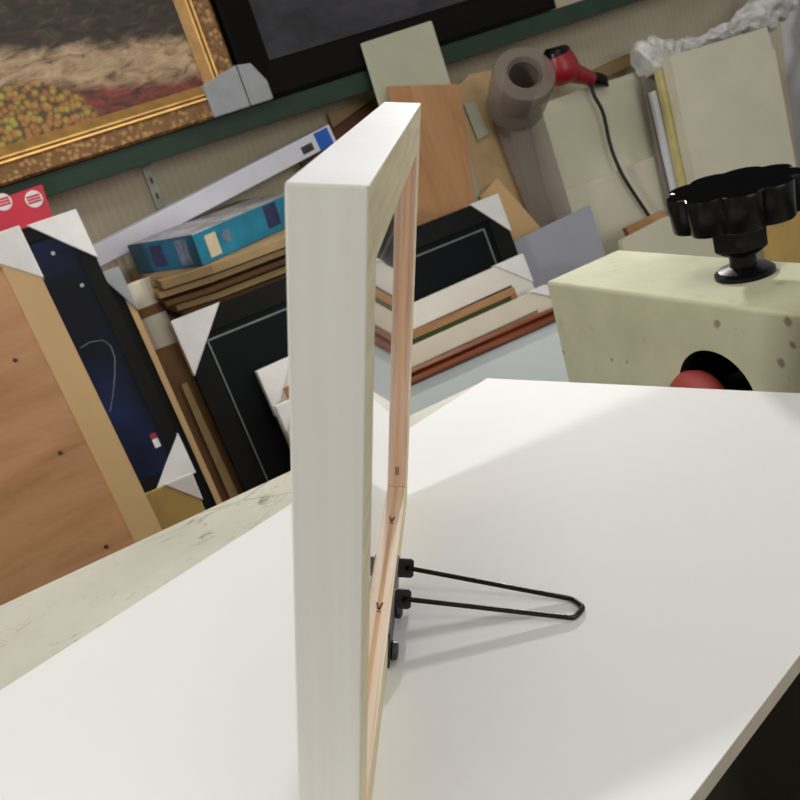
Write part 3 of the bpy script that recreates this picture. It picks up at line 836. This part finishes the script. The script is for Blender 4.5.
# big thick foam board right
slab('thick_foam_board', 'thick cream foam board with a yellow left edge leaning in front of the grey wall', 'board', [(670, 56), (767, 27), (773, 48), (775, 50), (797, 170), (830, 300), (729, 340)], 1.94, 9, .04, M['foam2'], tofloor=(5, 6))
slab('yellow_edged_board', 'narrow yellow-edged foam board just left of the thick cream foam board', 'board', [(656, 60), (674, 55), (735, 330), (712, 335)], 1.985, 9, .02, M['foam_edge'], tofloor=(2, 3))
slab('grey_strip_board', 'slim dark grey edge board left of the yellow-edged board', 'board', [(641, 76), (648, 74), (705, 330), (697, 335)], 2.035, 9, .012, M['edge_dark'], tofloor=(2, 3))
slab('white_strip_board', 'slim white board standing between the grey and yellow edged boards', 'board', [(651, 92), (656, 90), (712, 330), (706, 335)], 2.012, 9, .015, M['white_card'], tofloor=(2, 3))
# brown wood piece under the cord, yellow card behind the machine
slab('orange_wood_stick', 'short orange-brown wood stick behind the machine, below the low foam board', 'wood strip', [(626, 228), (664, 210), (668, 216), (630, 236)], 1.90, 9, .02, M['card_orange'])
slab('pale_foam_board', 'pale panel leaning behind the machine beneath the orange-brown stick', 'board', [(622, 240), (668, 216), (700, 232), (775, 205), (800, 330), (650, 380)], 1.84, 9, .02, M['foam'], tofloor=(4, 5))
slab('yellow_carton', 'yellow-brown carton behind the machine to the right of the black knob', 'box', [(765, 222), (800, 205), (850, 190), (880, 300), (790, 330)], 1.72, 9, .03, M['yellow_card'], tofloor=(3, 4))
# brown plank and tan block behind the top of the standing frame
pa, pb = ony(300, 164, 2.297), ony(400, 90, 2.30)
d = pb-pa; u = d.normalized(); n = Vector((0, -1, 0)); n = (n-u*n.dot(u)).normalized(); v = n.cross(u)
tag(mk('dark_wood_plank', box((0, -.022, -.01), (d.length, .022, .01)), M['dark_brown'], mw=axes(pa, u, v, n)), 'dark brown wood plank slanting up behind the end of the long white carton', 'plank')
slab('cardboard_flap', 'tan cardboard flap just below the green shelf edge, beside the white carton end', 'cardboard', [(328, 113), (374, 97), (430, 260), (400, 300)], 2.29, 2, .008, M['card_tan'], tofloor=(2, 3))

# translucent plastic tube lying towards us over a hanging film sheet
ta = ony(525, 72, 1.99); tb_ = ony(513, 112, 2.13)
ax_ = (ta-tb_); Lr = ax_.length
mwx = Matrix.Translation(tb_) @ ax_.to_track_quat('Z', 'Y').to_matrix().to_4x4()
bm = bmesh.new(); lathe(bm, [(.055, 0.0), (.080, .03), (.084, Lr-.02), (.080, Lr-.006), (.048, Lr), (.046, Lr-.004), (.044, .03)], 40)
fr_ = tag(mk('plastic_film_roll', bm, [M['film']], mw=mwx, smooth=True), 'translucent grey roll of plastic film, open end facing forward, left of the red hair dryer', 'roll')
bm = bmesh.new(); lathe(bm, [(.043, .032), (.043, Lr-.012), (.040, Lr-.012), (.040, .04)], 32)
mk('core', bm, M['film_in'], fr_, smooth=True)
slab('plastic_film_sheet', 'smoky translucent plastic sheet hanging below the film roll', 'plastic sheet', [(492, 118), (540, 104), (582, 250), (556, 262)], 2.02, 9, .006, M['film'], tofloor=(2, 3))

# red hair dryer lying on the boards, with its cord
hy = 2.19
def hp_(px, py, dy_=0): return ony(px, py, hy+dy_)
g = empty('hair_dryer', hp_(572, 72)); tag(g, 'red and black hair dryer lying on top of the tall foam board', 'hair dryer')
b0 = g.matrix_world.translation
bm = bmesh.new()
axis_pts = [hp_(556, 52)-b0, hp_(558, 58)-b0, hp_(561, 66)-b0, hp_(563, 74)-b0, hp_(564, 80)-b0, hp_(565, 84)-b0]
tube(bm, axis_pts, [.038, .044, .050, .052, .042, .018], 24); mk('housing', bm, M['hair_red'], g, smooth=True)
bm = bmesh.new(); tube(bm, [hp_(555, 47)-b0, hp_(555.5, 50)-b0, hp_(557, 55)-b0], [.028, .038, .041], 24); mk('nozzle', bm, M['plastic_black'], g, smooth=True)
bm = bmesh.new(); tube(bm, [hp_(564, 70)-b0, hp_(574, 73)-b0, hp_(586, 77)-b0, hp_(593, 79)-b0], [.032, .028, .022, .018], 16); mk('handle', bm, M['hair_red'], g, smooth=True)
bm = bmesh.new(); tube(bm, [hp_(590, 77)-b0, hp_(597, 79)-b0, hp_(603, 81)-b0, hp_(608, 86)-b0], [.016, .020, .018, .004], 14); mk('switch', bm, M['plastic_black'], g)
cp = [(590, 82), (594, 95), (602, 110), (606, 125), (609, 140), (614, 156), (622, 174), (633, 192), (645, 210), (657, 228), (672, 252), (690, 280)]
bm = bmesh.new(); cw = [onlean(a, b, 2.045, 9)-b0 for a, b in cp[1:]]
# Catmull-Rom through the points
def smooth_path(P_, k=5):
    out = []
    for i in range(len(P_)-1):
        p0, p1, p2, p3 = P_[max(i-1, 0)], P_[i], P_[i+1], P_[min(i+2, len(P_)-1)]
        for j in range(k):
            t = j/k
            out.append(.5*((2*p1)+(-p0+p2)*t+(2*p0-5*p1+4*p2-p3)*t*t+(-p0+3*p1-3*p2+p3)*t**3))
    return out+[P_[-1]]
tube(bm, smooth_path([hp_(590, 82)-b0]+cw), .0055, 8); mk('cord', bm, M['cord'], g, smooth=True)

# crumpled plastic film on top of the thick board
from mathutils import noise as mn
path = [(640, 66), (655, 55), (680, 48), (705, 40), (735, 26), (760, 12), (776, -5)]
rad = [.034, .046, .026, .018, .022, .050, .07]
bm = bmesh.new(); tube(bm, smooth_path([ony(a, b, 2.17) for a, b in path], 10), [0.034]*61, 28)
allr = []
n_ring = len(bm.verts)//28
bm.verts.ensure_lookup_table()
for i in range(n_ring):
    t = i/(n_ring-1)*(len(rad)-1); k = min(int(t), len(rad)-2); r_ = rad[k]*(1-(t-k))+rad[k+1]*(t-k)
    ring = bm.verts[i*28:(i+1)*28]; c_ = sum((v.co for v in ring), Vector())/28
    for v in ring:
        dvec = (v.co-c_).normalized()
        nz = mn.noise(v.co*16)*.9+mn.noise(v.co*45)*.5
        v.co = c_+dvec*r_*(1+nz*.9)
tag(mk('crumpled_plastic_bag', bm, M['bag'], smooth=False), 'crumpled white plastic sheeting lying along the top of the thick cream foam board', 'plastic bag')

# ------------------------------------------------------------------ light
def area(name, loc, target, size, power, col=(1, 1, 1), sy=None):
    l = bpy.data.lights.new(name, 'AREA'); l.energy = power; l.color = col; l.size = size
    if sy: l.shape = 'RECTANGLE'; l.size_y = sy
    o = bpy.data.objects.new(name, l); C.objects.link(o)
    o.location = loc; o.rotation_euler = (Vector(target)-Vector(loc)).to_track_quat('-Z', 'Y').to_euler(); return o
S = (P0-onz(645, 388)); S.z = 0; S.normalize()
el = math.radians(32)
c0 = P0*1.0
lp = c0 + (S*math.cos(el)+Vector((0, 0, math.sin(el))))*4.0
area('window_light', lp, c0, .50, 70, (.975, .985, 1))
a2 = Vector((.64, .77, 0)).normalized(); el2 = math.radians(20)
lp2 = Vector((.15, .45, 0)) + (a2*math.cos(el2)+Vector((0, 0, math.sin(el2))))*1.6
print('lights', lp, lp2, proj(lp2))
area('wall_lamp_far', lp2, (.15, .45, 0), .06, 11.5, (1, .99, .97))
area('ceiling_lamp_near', (.2, -.4, 1.85), (.3, .4, 0), 1.4, 7, (1, .985, .97), .5)
area('ceiling_lamp_middle', (.9, .7, 1.85), (1.0, 2.1, -.3), 1.4, 5, (1, .975, .93), .4)
area('rear_fill_light', (.9, -2.1, .9), (.9, 2.3, -.1), 2.0, 28, (1, .985, .96), 1.2)  # added fill behind the camera, lifts the upright background surfaces

wd = bpy.data.worlds.new('world'); SC.world = wd; wd.use_nodes = True
wd.node_tree.nodes['Background'].inputs[0].default_value = (1, .97, .92, 1); wd.node_tree.nodes['Background'].inputs[1].default_value = .05
SC.view_settings.view_transform = 'Standard'; SC.view_settings.look = 'None'
SC.view_settings.gamma = 1; SC.view_settings.use_curve_mapping = False; SC.view_settings.exposure = 0.04
